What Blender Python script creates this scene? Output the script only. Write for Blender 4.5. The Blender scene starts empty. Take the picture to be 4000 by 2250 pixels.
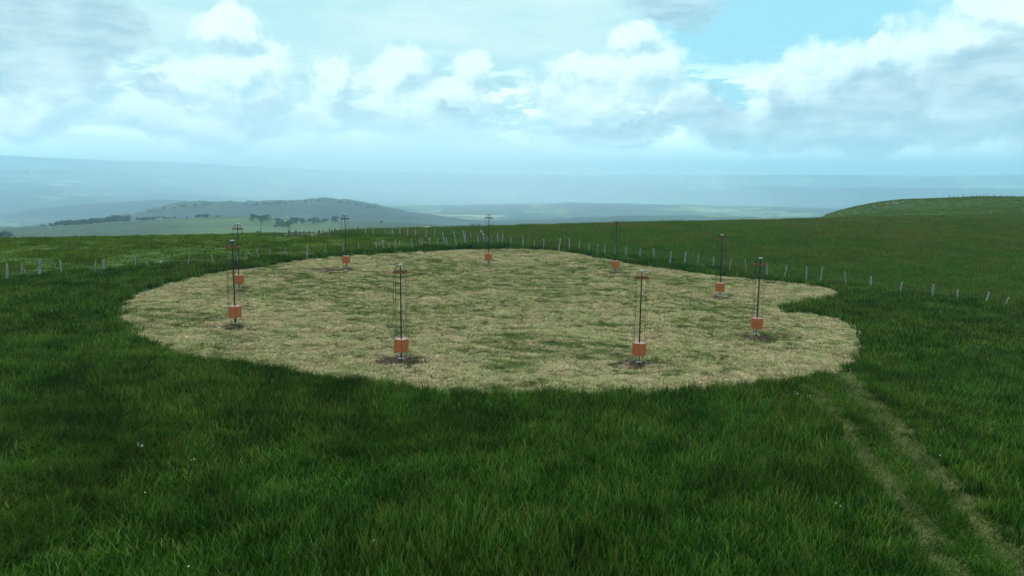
import bpy, bmesh, math, random
import numpy as np
from mathutils import Vector, Matrix
R = math.radians
rng = np.random.default_rng(7)
random.seed(7)
SC = bpy.context.scene
COL = SC.collection

# ------------------------------------------------------------------ camera
W4, H4, F = 4000.0, 2250.0, 2980.0          # photograph size and focal length in its pixels
HOR = 675.0                                 # eye-level line
CZ = 10.45                                  # camera height above the mast circle
PITCH = math.atan((H4/2-HOR)/F)
cd = bpy.data.cameras.new("camera"); cam = bpy.data.objects.new("camera", cd); COL.objects.link(cam)
cam.location = (0, 0, CZ); cam.rotation_euler = (math.pi/2-PITCH, 0, 0)
cd.sensor_width = 36; cd.lens = 36*F/W4; cd.clip_start = 0.5; cd.clip_end = 60000
SC.camera = cam
SC.view_settings.view_transform = 'Standard'; SC.view_settings.look = 'None'
SC.view_settings.exposure = 0.45; SC.view_settings.gamma = 1
try: SC.view_settings.use_curve_mapping = False
except Exception: pass
SC.cycles.use_denoising = True
SC.cycles.volume_bounces = 4
SC.cycles.max_bounces = 5; SC.cycles.diffuse_bounces = 2; SC.cycles.transmission_bounces = 3
SC.cycles.transparent_max_bounces = 8

def ray(px, py):
    """world direction (x, 1, z) seen at a pixel of the photograph"""
    px = np.asarray(px, float); py = np.asarray(py, float)
    x = (px-W4/2)/F; y = -(py-H4/2)/F
    c, s = math.cos(PITCH), math.sin(PITCH)
    fy = c+y*s
    return x/fy, (-s+y*c)/fy
def at(px, py, Y):
    a, b = ray(px, py); return np.array([a*Y, Y+0*a, CZ+b*Y])

# ------------------------------------------------------------------ sun
SUN_EL, SUN_AZ = R(52), R(-35)              # azimuth from +y towards +x
ld = bpy.data.lights.new("sun", 'SUN'); ld.energy = 1.1; ld.angle = R(14); ld.color = (1, .97, .92)
sun = bpy.data.objects.new("sun", ld); COL.objects.link(sun)
sd = Vector((math.sin(SUN_AZ)*math.cos(SUN_EL), math.cos(SUN_AZ)*math.cos(SUN_EL), math.sin(SUN_EL)))
sun.rotation_euler = sd.to_track_quat('Z', 'Y').to_euler()

# ------------------------------------------------------------------ node helpers
class NT:
    def __init__(s, tree): s.t = tree; s.n = tree.nodes; s.l = tree.links
    def put(s, sock, v):
        if v is None: return
        if isinstance(v, bpy.types.NodeSocket): s.l.new(v, sock)
        else:
            try: sock.default_value = v
            except Exception: sock.default_value = (*v, 1)
    def m(s, op, a, b=None, c=None, clamp=False):
        n = s.n.new('ShaderNodeMath'); n.operation = op; n.use_clamp = clamp
        for i, v in enumerate((a, b, c)): s.put(n.inputs[i], v)
        return n.outputs[0]
    def v(s, op, a, b=None, sc=None):
        n = s.n.new('ShaderNodeVectorMath'); n.operation = op
        s.put(n.inputs[0], a); s.put(n.inputs[1], b)
        if sc is not None: s.put(n.inputs[3], sc)
        return n.outputs[1] if op in ('LENGTH', 'DOT_PRODUCT', 'DISTANCE') else n.outputs[0]
    def noise(s, vec, scale, detail=4, rough=.55, dist=0, out=0, dim='3D'):
        n = s.n.new('ShaderNodeTexNoise'); n.noise_dimensions = dim
        s.put(n.inputs['Vector'], vec); s.put(n.inputs['Scale'], scale); s.put(n.inputs['Detail'], detail)
        s.put(n.inputs['Roughness'], rough); s.put(n.inputs['Distortion'], dist)
        return n.outputs[out]
    def vor(s, vec, scale, feature='F1', out='Distance', smooth=None, detail=0):
        n = s.n.new('ShaderNodeTexVoronoi'); n.feature = feature
        s.put(n.inputs['Vector'], vec); s.put(n.inputs['Scale'], scale)
        if detail: s.put(n.inputs['Detail'], detail)
        if smooth is not None: s.put(n.inputs['Smoothness'], smooth)
        return n.outputs[out]
    def step(s, x, a, b, lo=0., hi=1.):
        n = s.n.new('ShaderNodeMapRange'); n.interpolation_type = 'SMOOTHSTEP'
        s.put(n.inputs[0], x); s.put(n.inputs[1], a); s.put(n.inputs[2], b); s.put(n.inputs[3], lo); s.put(n.inputs[4], hi)
        return n.outputs[0]
    def lin(s, x, a, b, lo=0., hi=1.):
        n = s.n.new('ShaderNodeMapRange'); n.clamp = True
        s.put(n.inputs[0], x); s.put(n.inputs[1], a); s.put(n.inputs[2], b); s.put(n.inputs[3], lo); s.put(n.inputs[4], hi)
        return n.outputs[0]
    def mix(s, f, a, b, mode='MIX'):
        n = s.n.new('ShaderNodeMix'); n.data_type = 'RGBA'; n.blend_type = mode
        s.put(n.inputs[0], f); s.put(n.inputs[6], a); s.put(n.inputs[7], b)
        return n.outputs[2]
    def comb(s, x, y, z=0.):
        n = s.n.new('ShaderNodeCombineXYZ')
        for i, v in enumerate((x, y, z)): s.put(n.inputs[i], v)
        return n.outputs[0]
    def sep(s, v):
        n = s.n.new('ShaderNodeSeparateXYZ'); s.put(n.inputs[0], v); return n.outputs
    def attr(s, name, out='Fac', kind='GEOMETRY'):
        n = s.n.new('ShaderNodeAttribute'); n.attribute_name = name; n.attribute_type = kind; return n.outputs[out]
    def geo(s, out='Position'): return s.n.new('ShaderNodeNewGeometry').outputs[out]
    def rand(s): return s.n.new('ShaderNodeObjectInfo').outputs['Random']
def rgb(r, g, b): return (r, g, b, 1)
def disp(r, g, b):
    """display 0..255 to linear"""
    f = lambda c: ((c/255+.055)/1.055)**2.4 if c/255 > .04045 else c/255/12.92
    return (f(r), f(g), f(b), 1)

# ------------------------------------------------------------------ world: nishita sky under procedural clouds
SKY = 0.1
w = bpy.data.worlds.new("World"); SC.world = w; w.use_nodes = True
wt = NT(w.node_tree); wt.n.clear()
def azv(x, y):                              # overview pixel (2576 wide) to azimuth, tan(elevation)
    a, b = ray(x*1.5528, y*1.5528)
    return math.atan(float(a)), float(b/np.hypot(1, a))
U = 1.5528/F                                # one overview pixel in those units
def blob_field(name, blobs, bill):
    g = bpy.data.node_groups.new(name, 'ShaderNodeTree')
    g.interface.new_socket('P', in_out='INPUT', socket_type='NodeSocketVector')
    g.interface.new_socket('F', in_out='OUTPUT', socket_type='NodeSocketFloat')
    q = NT(g); gi = g.nodes.new('NodeGroupInput'); go = g.nodes.new('NodeGroupOutput')
    P = gi.outputs[0]
    w1 = q.v('SUBTRACT', q.noise(P, 8, 4, .6, out=1), (.5, .5, .5))
    w2 = q.v('SUBTRACT', q.noise(P, 34, 6, .68, out=1), (.5, .5, .5))
    P2 = q.v('ADD', P, q.v('ADD', q.v('SCALE', w1, sc=.10), q.v('SCALE', w2, sc=.035)))
    P2 = q.v('MULTIPLY', P2, (1, 1, 0))
    acc = None
    for (x, y, rx, ry) in blobs:
        a, v = azv(x, y)
        d = q.v('LENGTH', q.v('DIVIDE', q.v('SUBTRACT', P2, (a, v, 0)), (rx*U, ry*U, 1)))
        f = q.m('SUBTRACT', 1.0, d)
        acc = f if acc is None else q.m('SMOOTH_MAX', acc, f, .25)
    b1 = q.vor(P2, 22, 'SMOOTH_F1', smooth=.6); b2 = q.vor(P2, 58, 'SMOOTH_F1', smooth=.5)
    b = q.m('ADD', q.m('MULTIPLY', q.m('SUBTRACT', .45, b1), bill), q.m('MULTIPLY', q.m('SUBTRACT', .45, b2), bill*.45))
    b = q.m('ADD', b, q.m('MULTIPLY', q.m('SUBTRACT', q.noise(P2, 60, 7, .68), .5), bill*.5))
    q.l.new(q.m('ADD', acc, b), go.inputs[0])
    return g
def use(q, g, P):
    n = q.n.new('ShaderNodeGroup'); n.node_tree = g; q.l.new(P, n.inputs[0]); return n.outputs[0]
d = wt.v('NORMALIZE', wt.n.new('ShaderNodeTexCoord').outputs['Generated'])
dx, dy, dz = wt.sep(d)
az = wt.m('ARCTAN2', dx, dy)
hyp = wt.m('MAXIMUM', wt.m('SQRT', wt.m('ADD', wt.m('MULTIPLY', dx, dx), wt.m('MULTIPLY', dy, dy))), .05)
vv = wt.m('DIVIDE', dz, hyp)
P = wt.comb(az, vv, 0.)
cumulus = blob_field('cumulus', [
    (590,95,75,60),(610,190,130,85),(650,245,90,60),(480,190,90,50),(235,180,95,60),(170,235,120,60),(100,270,110,60),
    (330,290,170,60),(560,300,150,50),(840,200,60,60),(870,270,110,60),(1000,195,90,70),(1020,260,120,60),(1180,200,45,70),
    (1150,260,110,70),(830,300,120,45),(1590,110,90,65),(1480,190,110,60),(1620,180,110,90),(1500,260,170,80),(1700,270,110,90),
    (1790,315,90,60),(1560,330,210,35),(1990,215,120,60),(1900,300,70,90),(2110,200,120,80),(2150,290,260,110),(2330,190,90,110),
    (2430,110,110,60),(2540,60,130,70),(2420,230,210,150),(2600,220,160,220),(2250,140,60,40),(2500,30,90,40)], .55)
grey = blob_field('grey', [
    (90,110,230,110),(250,60,140,80),(60,20,160,60),(20,180,110,60),(412,218,62,36),(160,238,45,20),(650,262,90,32),(720,310,90,26),
    (900,278,75,28),(1145,290,50,22),(1700,10,190,60),(1560,318,230,30),(1760,290,110,62),(1830,330,100,36),(2060,310,200,66),
    (2230,250,150,75),(2300,330,230,50),(2420,200,120,70),(2560,160,90,80),(2520,300,150,90),(2600,250,130,150),(1960,250,50,60)], .5)
lift = wt.v('ADD', P, (-.008, .016, 0))
Fc = use(wt, cumulus, P); Fs = use(wt, cumulus, lift)
Gy = use(wt, grey, P)
# anonymous cloud all around, stretched towards the horizon
strat = wt.noise(wt.comb(wt.m('MULTIPLY', az, 3.), wt.m('MULTIPLY', wt.m('POWER', wt.m('MAXIMUM', vv, .0), .6), 12.), 0.), 1.6, 8, .62)
fine = wt.noise(wt.v('MULTIPLY', P, (1, 3.2, 1)), 16, 6, .6)
sky = wt.n.new('ShaderNodeTexSky'); sky.sky_type = 'NISHITA'; sky.sun_disc = False
sky.sun_elevation = SUN_EL; sky.sun_rotation = SUN_AZ; sky.dust_density = 2.0; sky.altitude = 1200
K = 1/SKY
def cl(r, g, b, k=.80):
    c = disp(r, g, b); return (c[0]*K*k, c[1]*K*k, c[2]*K*k, 1)
# clear sky: nishita, tinted towards the photograph's cyan
clear = wt.mix(.85, sky.outputs[0], cl(152, 228, 246))
veil = wt.mix(wt.step(strat, .35, .65), cl(186, 232, 236), cl(212, 244, 243))
gap_a, gap_v = azv(2010, 90)
gd = wt.v('LENGTH', wt.v('DIVIDE', wt.v('SUBTRACT', wt.v('ADD', P, wt.v('SCALE', wt.v('SUBTRACT', wt.noise(P, 9, 4, .55, out=1), (.5, .5, .5)), sc=.14)), (gap_a, gap_v, 0)), (430*U, 190*U, 1)))
gap = wt.step(gd, .62, 1.12, 1., 0.)
gap = wt.m('MULTIPLY', gap, .95)
c0 = wt.mix(gap, veil, clear)
# small banks low over the horizon
low = wt.m('MULTIPLY', wt.step(vv, .0, .05), wt.step(vv, .16, .08))
puff = wt.noise(wt.v('MULTIPLY', P, (1, 3.4, 1)), 11, 8, .66)
c0 = wt.mix(wt.m('MULTIPLY', low, wt.step(puff, .49, .58)), c0, cl(236, 252, 246, 1.15))
c0 = wt.mix(wt.m('MULTIPLY', low, wt.step(puff, .47, .40)), c0, cl(166, 214, 224))
hi = wt.step(vv, .075, .01)
c0 = wt.mix(wt.m('MULTIPLY', hi, .8), c0, cl(222, 250, 244, 1.45))
alpha = wt.step(Fc, -.12, .34)
shade = wt.m('ADD', wt.m('ADD', .62, wt.m('MULTIPLY', wt.m('SUBTRACT', Fc, Fs), 1.5)), wt.m('MULTIPLY', wt.m('SUBTRACT', fine, .5), 1.3))
shade = wt.m('MINIMUM', wt.m('MAXIMUM', shade, 0.), 1.)
ccol = wt.mix(shade, cl(182, 222, 232), cl(232, 250, 249, .95))
c1 = wt.mix(wt.m('MULTIPLY', alpha, .82), c0, ccol)
ga = wt.m('MULTIPLY', wt.step(Gy, -.1, .5), .72)
gcol = wt.mix(wt.step(fine, .35, .7), cl(150, 190, 206), cl(200, 230, 236))
c2 = wt.mix(ga, c1, gcol)
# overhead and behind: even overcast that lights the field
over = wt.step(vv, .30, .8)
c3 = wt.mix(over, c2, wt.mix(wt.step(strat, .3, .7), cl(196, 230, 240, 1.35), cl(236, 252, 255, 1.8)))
c3 = wt.mix(wt.step(vv, -.01, -.12), c3, cl(70, 95, 90))
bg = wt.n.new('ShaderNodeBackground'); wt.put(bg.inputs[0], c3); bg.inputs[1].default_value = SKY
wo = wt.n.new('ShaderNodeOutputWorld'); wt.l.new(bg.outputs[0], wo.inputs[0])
w.cycles.sampling_method = 'MANUAL'; w.cycles.sample_map_resolution = 1024

# ------------------------------------------------------------------ object helpers
def tag(o, label=None, cat=None, group=None, kind=None):
    if label: o['label'] = label
    if cat: o['category'] = cat
    if group: o['group'] = group
    if kind: o['kind'] = kind
    return o
def mesh_obj(name, V, Fs, mat, parent=None, smooth=False, link=True):
    me = bpy.data.meshes.new(name); me.from_pydata([tuple(v) for v in V], [], [tuple(f) for f in Fs])
    if smooth: me.polygons.foreach_set('use_smooth', [True]*len(me.polygons))
    if mat: me.materials.append(mat)
    me.update()
    o = bpy.data.objects.new(name, me)
    if link: COL.objects.link(o)
    if parent: o.parent = parent
    return o
def empty(name, loc=(0, 0, 0)):
    o = bpy.data.objects.new(name, None); o.location = loc; o.empty_display_size = .2; COL.objects.link(o); return o
class MB:
    def __init__(s): s.V = []; s.F = []
    def add(s, V, Fc):
        n = len(s.V); s.V += [tuple(v) for v in V]; s.F += [tuple(i+n for i in f) for f in Fc]
    def tube(s, pts, rad, n=8, cap=True):
        pts = [Vector(p) for p in pts]
        rad = rad if hasattr(rad, '__len__') else [rad]*len(pts)
        V = []; Fc = []
        for i, p in enumerate(pts):
            t = (pts[min(i+1, len(pts)-1)]-pts[max(i-1, 0)]).normalized()
            a = t.orthogonal().normalized() if i == 0 else (a-t*a.dot(t)).normalized()
            b = t.cross(a)
            for k in range(n):
                th = 2*math.pi*k/n; V.append(p+(a*math.cos(th)+b*math.sin(th))*rad[i])
        for i in range(len(pts)-1):
            for k in range(n):
                Fc.append((i*n+k, i*n+(k+1) % n, (i+1)*n+(k+1) % n, (i+1)*n+k))
        if cap: Fc.append(tuple(range(n))[::-1]); Fc.append(tuple((len(pts)-1)*n+k for k in range(n)))
        s.add(V, Fc)
    def box(s, c, size, rz=0, ax=None):
        hx, hy, hz = size[0]/2, size[1]/2, size[2]/2
        V = [Vector((x, y, z)) for x in (-hx, hx) for y in (-hy, hy) for z in (-hz, hz)]
        M = Matrix.Rotation(rz, 3, 'Z')
        s.add([M@v+Vector(c) for v in V], [(0,1,3,2),(4,6,7,5),(0,4,5,1),(2,3,7,6),(0,2,6,4),(1,5,7,3)])
    def lathe(s, prof, n=32, closed=False):
        V = []; Fc = []
        for (r, z) in prof:
            for k in range(n):
                a = 2*math.pi*k/n; V.append((r*math.cos(a), r*math.sin(a), z))
        m = len(prof)
        for i in range(m if closed else m-1):
            j = (i+1) % m
            for k in range(n): Fc.append((i*n+k, i*n+(k+1) % n, j*n+(k+1) % n, j*n+k))
        s.add(V, Fc)
    def obj(s, name, mat, parent=None, smooth=False): return mesh_obj(name, s.V, s.F, mat, parent, smooth)

# ------------------------------------------------------------------ materials
def mat(name, build, rough=.9, spec=.2):
    m = bpy.data.materials.new(name); m.use_nodes = True; q = NT(m.node_tree); q.n.clear()
    out = q.n.new('ShaderNodeOutputMaterial'); b = q.n.new('ShaderNodeBsdfPrincipled')
    b.inputs['Roughness'].default_value = rough; b.inputs['Specular IOR Level'].default_value = spec
    q.l.new(b.outputs[0], out.inputs[0]); build(q, b, out); return m
def bump(q, b, h, strength=.5, dist=.05):
    n = q.n.new('ShaderNodeBump'); n.inputs['Strength'].default_value = strength; n.inputs['Distance'].default_value = dist
    q.put(n.inputs['Height'], h); q.l.new(n.outputs[0], b.inputs['Normal'])

def m_blade(name, tint_a, tint_b, scale, trans=.25, big=(1., 1.), k=.8):
    tint_a = tuple(c*k for c in tint_a[:3])+(1,); tint_b = tuple(c*k for c in tint_b[:3])+(1,)
    """plant colour per blade from 'Col', drifting across the field between two tints"""
    def f(q, b, out):
        P = q.geo()
        n1 = q.noise(P, scale, 5, .6); n2 = q.noise(P, scale*.19, 3, .5)
        t = q.mix(q.step(n1, .34, .66), tint_a, tint_b)
        c = q.mix(1., q.attr('Col', 'Color'), t, 'MULTIPLY')
        c = q.mix(q.step(n2, .35, .65, 0., 1.), c, q.mix(1., c, (big[0], big[1], 1, 1), 'MULTIPLY'))
        r = q.lin(q.rand(), 0, 1, .8, 1.2)
        hs = q.n.new('ShaderNodeHueSaturation'); q.put(hs.inputs['Value'], r); q.put(hs.inputs['Color'], c)
        c = hs.outputs[0]
        q.n.remove(b)
        df = q.n.new('ShaderNodeBsdfDiffuse'); tr = q.n.new('ShaderNodeBsdfTranslucent')
        q.put(df.inputs[0], c); q.put(tr.inputs[0], c)
        mx = q.n.new('ShaderNodeMixShader'); mx.inputs[0].default_value = trans
        q.l.new(df.outputs[0], mx.inputs[1]); q.l.new(tr.outputs[0], mx.inputs[2]); q.l.new(mx.outputs[0], out.inputs[0])
    return mat(name, f)

def f_ground(q, b, out):
    P = q.geo()
    n1 = q.noise(P, .9, 6, .6); n2 = q.noise(P, 5, 5, .65); n3 = q.noise(P, .12, 4, .5)
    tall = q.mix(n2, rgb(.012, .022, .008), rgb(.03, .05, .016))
    hay = q.mix(q.step(n2, .35, .65), rgb(.06, .07, .025), rgb(.18, .17, .08))
    hay = q.mix(q.step(n1, .5, .66), hay, rgb(.13, .18, .055))
    past = q.mix(q.step(n1, .35, .65), rgb(.030, .066, .007), rgb(.050, .095, .010))
    past = q.mix(q.step(n3, .5, .7), past, rgb(.03, .07, .01))
    brown = q.mix(q.step(n1, .3, .7), rgb(.03, .065, .012), rgb(.06, .085, .02))
    dirt = q.mix(n2, rgb(.035, .022, .014), rgb(.12, .075, .045))
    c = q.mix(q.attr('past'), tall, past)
    c = q.mix(q.attr('brown'), c, brown)
    c = q.mix(q.attr('mown'), c, hay)
    c = q.mix(q.attr('dirt'), c, dirt)
    q.put(b.inputs['Base Color'], c)
    bump(q, b, q.m('ADD', n2, q.noise(P, 14, 4, .6)), .6, .08)
M_ground = mat('ground', f_ground)

def f_land(q, b, out):
    P = q.geo(); PP = q.v('MULTIPLY', P, (1, 1, 0))
    Pw = q.v('ADD', PP, q.v('SCALE', q.v('SUBTRACT', q.noise(PP, .004, 3, .5, out=1), (.5, .5, .5)), sc=260))
    cell = q.vor(Pw, 1/330., out='Color'); edge = q.vor(Pw, 1/330., 'DISTANCE_TO_EDGE')
    r, g_, b_ = q.sep(cell)
    field = q.mix(r, rgb(.06, .12, .035), rgb(.17, .22, .08))
    field = q.mix(q.step(g_, .80, .84), field, rgb(.27, .28, .12))
    field = q.mix(q.step(b_, .55, .6), field, rgb(.03, .05, .02))
    wood = q.step(q.noise(PP, .0007, 7, .6), .47, .53)
    fine = q.noise(PP, .018, 5, .65)
    woodc = q.mix(fine, rgb(.008, .014, .008), rgb(.022, .034, .015))
    hedge = q.m('MULTIPLY', q.step(edge, .06, .03), q.step(fine, .35, .5))
    c = q.mix(wood, field, woodc); c = q.mix(hedge, c, woodc)
    moor = q.mix(q.step(q.noise(PP, .012, 6, .6), .35, .65), rgb(.022, .05, .014), rgb(.05, .085, .022))
    moor = q.mix(q.attr('lush'), moor, rgb(.11, .17, .04))
    moor = q.mix(q.step(q.noise(PP, .09, 5, .7), .60, .68), moor, rgb(.02, .035, .012))
    c = q.mix(q.attr('moor'), c, moor)
    c = q.mix(q.attr('wood'), c, woodc)
    c = q.mix(1., c, q.mix(q.attr('moor'), rgb(.95, .95, .9), rgb(.42, .48, .36)), 'MULTIPLY')
    q.put(b.inputs['Base Color'], c)
M_land = mat('farmland', f_land)
def plain(name, c1, c2, scale=8, rough=.8, spec=.3, stretch=(1, 1, 1), b_=.3, dist=.01, obj=True):
    def f(q, b, out):
        P = q.n.new('ShaderNodeTexCoord').outputs['Object'] if obj else q.geo()
        n = q.noise(q.v('MULTIPLY', P, stretch), scale, 5, .6)
        q.put(b.inputs['Base Color'], q.mix(q.step(n, .3, .7), c1, c2)); bump(q, b, n, b_, dist)
    return mat(name, f, rough, spec)
M_post = plain('weathered_wood', rgb(.09, .09, .08), rgb(.26, .27, .25), 5, stretch=(4, 4, 1.4), dist=.02)
M_post_silh = plain('silhouette_weathered_wood', rgb(.03, .028, .025), rgb(.10, .095, .09), 5, stretch=(4, 4, 1.4), dist=.02)  # weathered wood with shade put into its colour, for posts standing as silhouettes
M_wire = plain('fence_wire', rgb(.09, .09, .09), rgb(.16, .15, .14), 30, .6)
M_steel = plain('dark_steel', rgb(.010, .010, .013), rgb(.028, .025, .025), 20, .85, .1)
M_rust = plain('rusty_steel', rgb(.09, .03, .018), rgb(.19, .065, .032), 12, .8, .1)
M_cable = plain('cable', rgb(.02, .018, .016), rgb(.06, .05, .045), 20, .8, .1)
M_white = plain('white_metal', rgb(.36, .40, .40), rgb(.60, .64, .64), 20, .5)
M_terra = plain('terracotta_slats', rgb(.24, .062, .018), rgb(.42, .125, .036), 7, .7, .3, (6, 6, .8))
M_lid = plain('pale_lid', rgb(.22, .13, .115), rgb(.34, .22, .20), 6, .6)
M_soil = plain('soil', rgb(.03, .018, .011), rgb(.11, .065, .04), 9, 1, .1, obj=False)
M_rock = plain('pale_rock', rgb(.09, .095, .08), rgb(.22, .22, .20), 3, .95, .1, obj=False)
M_bark = plain('bark', rgb(.04, .032, .025), rgb(.10, .08, .06), 6)
M_wall = plain('render_wall', rgb(.5, .5, .46), rgb(.7, .7, .66), 1)
M_roof = plain('slate_roof', rgb(.10, .09, .09), rgb(.2, .15, .13), 1)
M_road = plain('road_surface', rgb(.38, .37, .34), rgb(.5, .49, .45), 1)
M_bird = plain('bird_feathers', rgb(.01, .01, .012), rgb(.03, .03, .03), 10)
G_A, G_B = rgb(.85, .9, .75), rgb(1.15, 1.1, 1.2)
M_tall = m_blade('meadow_blades', rgb(.58, .66, .45), rgb(1.4, 1.32, .9), .5, .3, (1.2, 1.0), .60)
M_short = m_blade('short_blades', rgb(.75, .8, .8), rgb(1.2, 1.15, .9), .7)
M_hay = m_blade('cut_hay', rgb(.86, .95, .68), rgb(1.14, 1.02, .93), .5, .15, (1.0, 1.0), .75)
M_past = m_blade('pasture_blades', rgb(.7, .8, .8), rgb(1.25, 1.15, 1.), .25)
M_brown = m_blade('rough_grass_blades', rgb(.75, 1.05, .8), rgb(1.2, 1.1, 1.0), .12, .25, (1.2, .95))
M_leaf = m_blade('foliage', rgb(.8, .85, .9), rgb(1.2, 1.15, 1.), .2, .3)

# ------------------------------------------------------------------ near ground heights
PA, PB = -0.035, 0.020
def wp(px, py, Y):
    X, YY, Z = at(px, py, Y); return float(X), float(YY), float(Z)
ctrl = []
for k in range(10):
    a = k*math.pi/5; ctrl.append((-1.8+21*math.cos(a), 56+21*math.sin(a), None))
for c in ((-1.8, 56), (-22, 14), (0, 10), (22, 14), (-18, 32), (32, 32), (-30, 44), (38, 54), (0, -20), (-40, -20), (40, -20), (60, 25), (-60, 25)): ctrl.append((*c, None))
for px, py, Y in ((-900,942,104),(0,935,104),(550,924,108),(1100,914,112),(1500,904,118),(1900,893,126),(2400,878,140),(2900,868,152),(3200,861,168),
                  (3420,859,200),(3700,848,200),(4000,836,200),(4700,826,200),
                  (3200,866,205),(3200,866,240),(3275,862,225),(3275,851,255),(3363,856,225),(3363,832,258),(3508,850,228),(3508,818,262),(3685,830,232),(3685,802,266),(3850,820,232),(3850,790,268),(4050,816,232),(4050,789,268),(4700,812,232),(4700,789,268),
                  (3187,862,275),(3275,834,285),(3363,807,290),(3452,791,294),(3508,785,296),(3592,782,298),(3685,776,300),(3800,769,302),(4000,771,304),(4700,776,308)): ctrl.append(wp(px, py, Y))
for px, Y, z in ((-900,150,-6),(0,150,-6),(550,155,-6),(1100,160,-5.5),(1500,165,-5),(1900,172,-4.5),(2400,185,-4.5),(2900,196,-5),
                 (-900,230,-30),(0,230,-30),(550,230,-30),(1100,235,-28),(1500,240,-27),(1900,245,-26),(2400,255,-26),(2900,265,-24),(3150,250,-8),
                 (3020,290,-26),(3100,350,-26),(3500,380,-14),(4000,390,-12),(4700,390,-12)):
    a, _ = ray(px, 800); ctrl.append((float(a)*Y, Y, z))
CP = np.array([(x, y, (PA*x+PB*y if z is None else z)) for x, y, z in ctrl])
CP[:, 2] -= PA*CP[:, 0]+PB*CP[:, 1]
def phi(r): return np.where(r > 0, r*r*np.log(r+1e-9), 0)
n_ = len(CP)
Am = np.zeros((n_+3, n_+3)); dd = np.hypot(CP[:, None, 0]-CP[None, :, 0], CP[:, None, 1]-CP[None, :, 1])
Am[:n_, :n_] = phi(dd/50)+np.eye(n_)*.004; Am[:n_, n_] = 1; Am[:n_, n_+1:] = CP[:, :2]/50; Am[n_:, :n_] = Am[:n_, n_:].T
SOL = np.linalg.solve(Am, np.r_[CP[:, 2], 0, 0, 0])
def G(x, y):
    x = np.asarray(x, float); y = np.asarray(y, float); sh = x.shape; xf, yf = x.ravel(), y.ravel()
    o = np.zeros(xf.shape)
    for i in range(0, len(xf), 50000):
        a, b = xf[i:i+50000], yf[i:i+50000]
        o[i:i+50000] = phi(np.hypot(a[:, None]-CP[:, 0], b[:, None]-CP[:, 1])/50)@SOL[:n_]+SOL[n_]+(a*SOL[n_+1]+b*SOL[n_+2])/50
    return (o+PA*xf+PB*yf).reshape(sh)
TS = np.geomspace(9, 420, 700)
def hit(px, py):
    """where the line of sight of photo pixels meets the near ground"""
    px = np.atleast_1d(np.asarray(px, float)); py = np.atleast_1d(np.asarray(py, float))
    a, b = ray(px, py)
    g = G(a[:, None]*TS, np.broadcast_to(TS, (len(px), len(TS)))); d = CZ+b[:, None]*TS-g
    neg = d < 0; i = np.where(neg.any(1), neg.argmax(1), len(TS)-1); i = np.maximum(i, 1); r = np.arange(len(px))
    f = d[r, i-1]/(d[r, i-1]-d[r, i]+1e-12); f = np.clip(f, 0, 1); Y = TS[i-1]+f*(TS[i]-TS[i-1])
    return np.c_[a*Y, Y, G(a*Y, Y)]

# value noise for python-side layout
_H = rng.random((256, 256))
def vn(x, y):
    xi = np.floor(x).astype(int); yi = np.floor(y).astype(int); fx = x-xi; fy = y-yi
    fx = fx*fx*(3-2*fx); fy = fy*fy*(3-2*fy); h = lambda a, b: _H[a & 255, b & 255]
    return (h(xi, yi)*(1-fx)+h(xi+1, yi)*fx)*(1-fy)+(h(xi, yi+1)*(1-fx)+h(xi+1, yi+1)*fx)*fy
def fbm(x, y, o=4):
    s = 0; a = .5; t = 0
    for k in range(o): s = s+a*vn(x*2**k+17*k, y*2**k+31*k); t += a; a *= .5
    return s/t
def sst(x, a, b):
    t = np.clip((x-a)/(b-a), 0, 1); return t*t*(3-2*t)

# ------------------------------------------------------------------ regions of the near ground
s2 = 1.5528
disc_px = [(300,795),(310,815),(345,838),(400,868),(455,888),(545,912),(640,922),(740,938),(860,960),(960,972),(1040,982),(1160,990),(1300,996),(1450,999),(1600,996),
    (1750,985),(1900,968),(2020,962),(2070,950),(2115,930),(2145,900),(2158,870),(2150,835),(2125,812),(2080,798),(2020,790),(1965,788),(1950,779),(1985,766),(2060,757),
    (2110,748),(2105,735),(2060,724),(2000,715),(1900,705),(1830,697),(1760,690),(1690,679),(1620,670),(1560,660),(1500,650),(1440,637),(1370,629),(1300,628),(1220,629),
    (1150,630),(1070,635),(1000,639),(920,642),(850,647),(750,656),(690,668),(640,676),(590,684),(540,691),(480,703),(430,715),(390,728),(350,745),(320,765)]
DP = hit([p[0]*s2 for p in disc_px], [p[1]*s2 for p in disc_px])[:, :2]
def chaikin(P, n=2):
    for _ in range(n):
        Q = np.roll(P, -1, 0); P = np.stack([.75*P+.25*Q, .25*P+.75*Q], 1).reshape(-1, 2)
    return P
DP = chaikin(DP, 1)
def sdf(x, y, P, closed=True):
    """signed distance, negative inside a closed polygon"""
    x = np.asarray(x, float); y = np.asarray(y, float); sh = x.shape; x = x.ravel(); y = y.ravel()
    best = np.full(x.shape, 1e9); ins = np.zeros(x.shape, bool); n = len(P)
    for i in range(n if closed else n-1):
        a, b = P[i], P[(i+1) % n]; e = b-a
        t = np.clip(((x-a[0])*e[0]+(y-a[1])*e[1])/(e@e+1e-9), 0, 1)
        best = np.minimum(best, np.hypot(x-a[0]-t*e[0], y-a[1]-t*e[1]))
        if closed:
            c = (a[1] > y) != (b[1] > y)
            ins ^= c & (x < (b[0]-a[0])*(y-a[1])/(b[1]-a[1]+1e-12)+a[0])
    return np.where(ins, -best, best).reshape(sh)
zt = lambda L: hit([2900+p[0]/1.26 for p in L], [1100+p[1]/1.26 for p in L])[:, :2]
TL = zt([(250,500),(330,590),(420,700),(560,880),(700,1080),(820,1290),(900,1449)])
TR = zt([(600,440),(680,560),(830,720),(1000,930),(1180,1110),(1386,1310)])
ext = lambda P: np.vstack([P, P[-1]+(P[-1]-P[-2])*2.5])
TL, TR = ext(TL), ext(TR)
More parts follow.
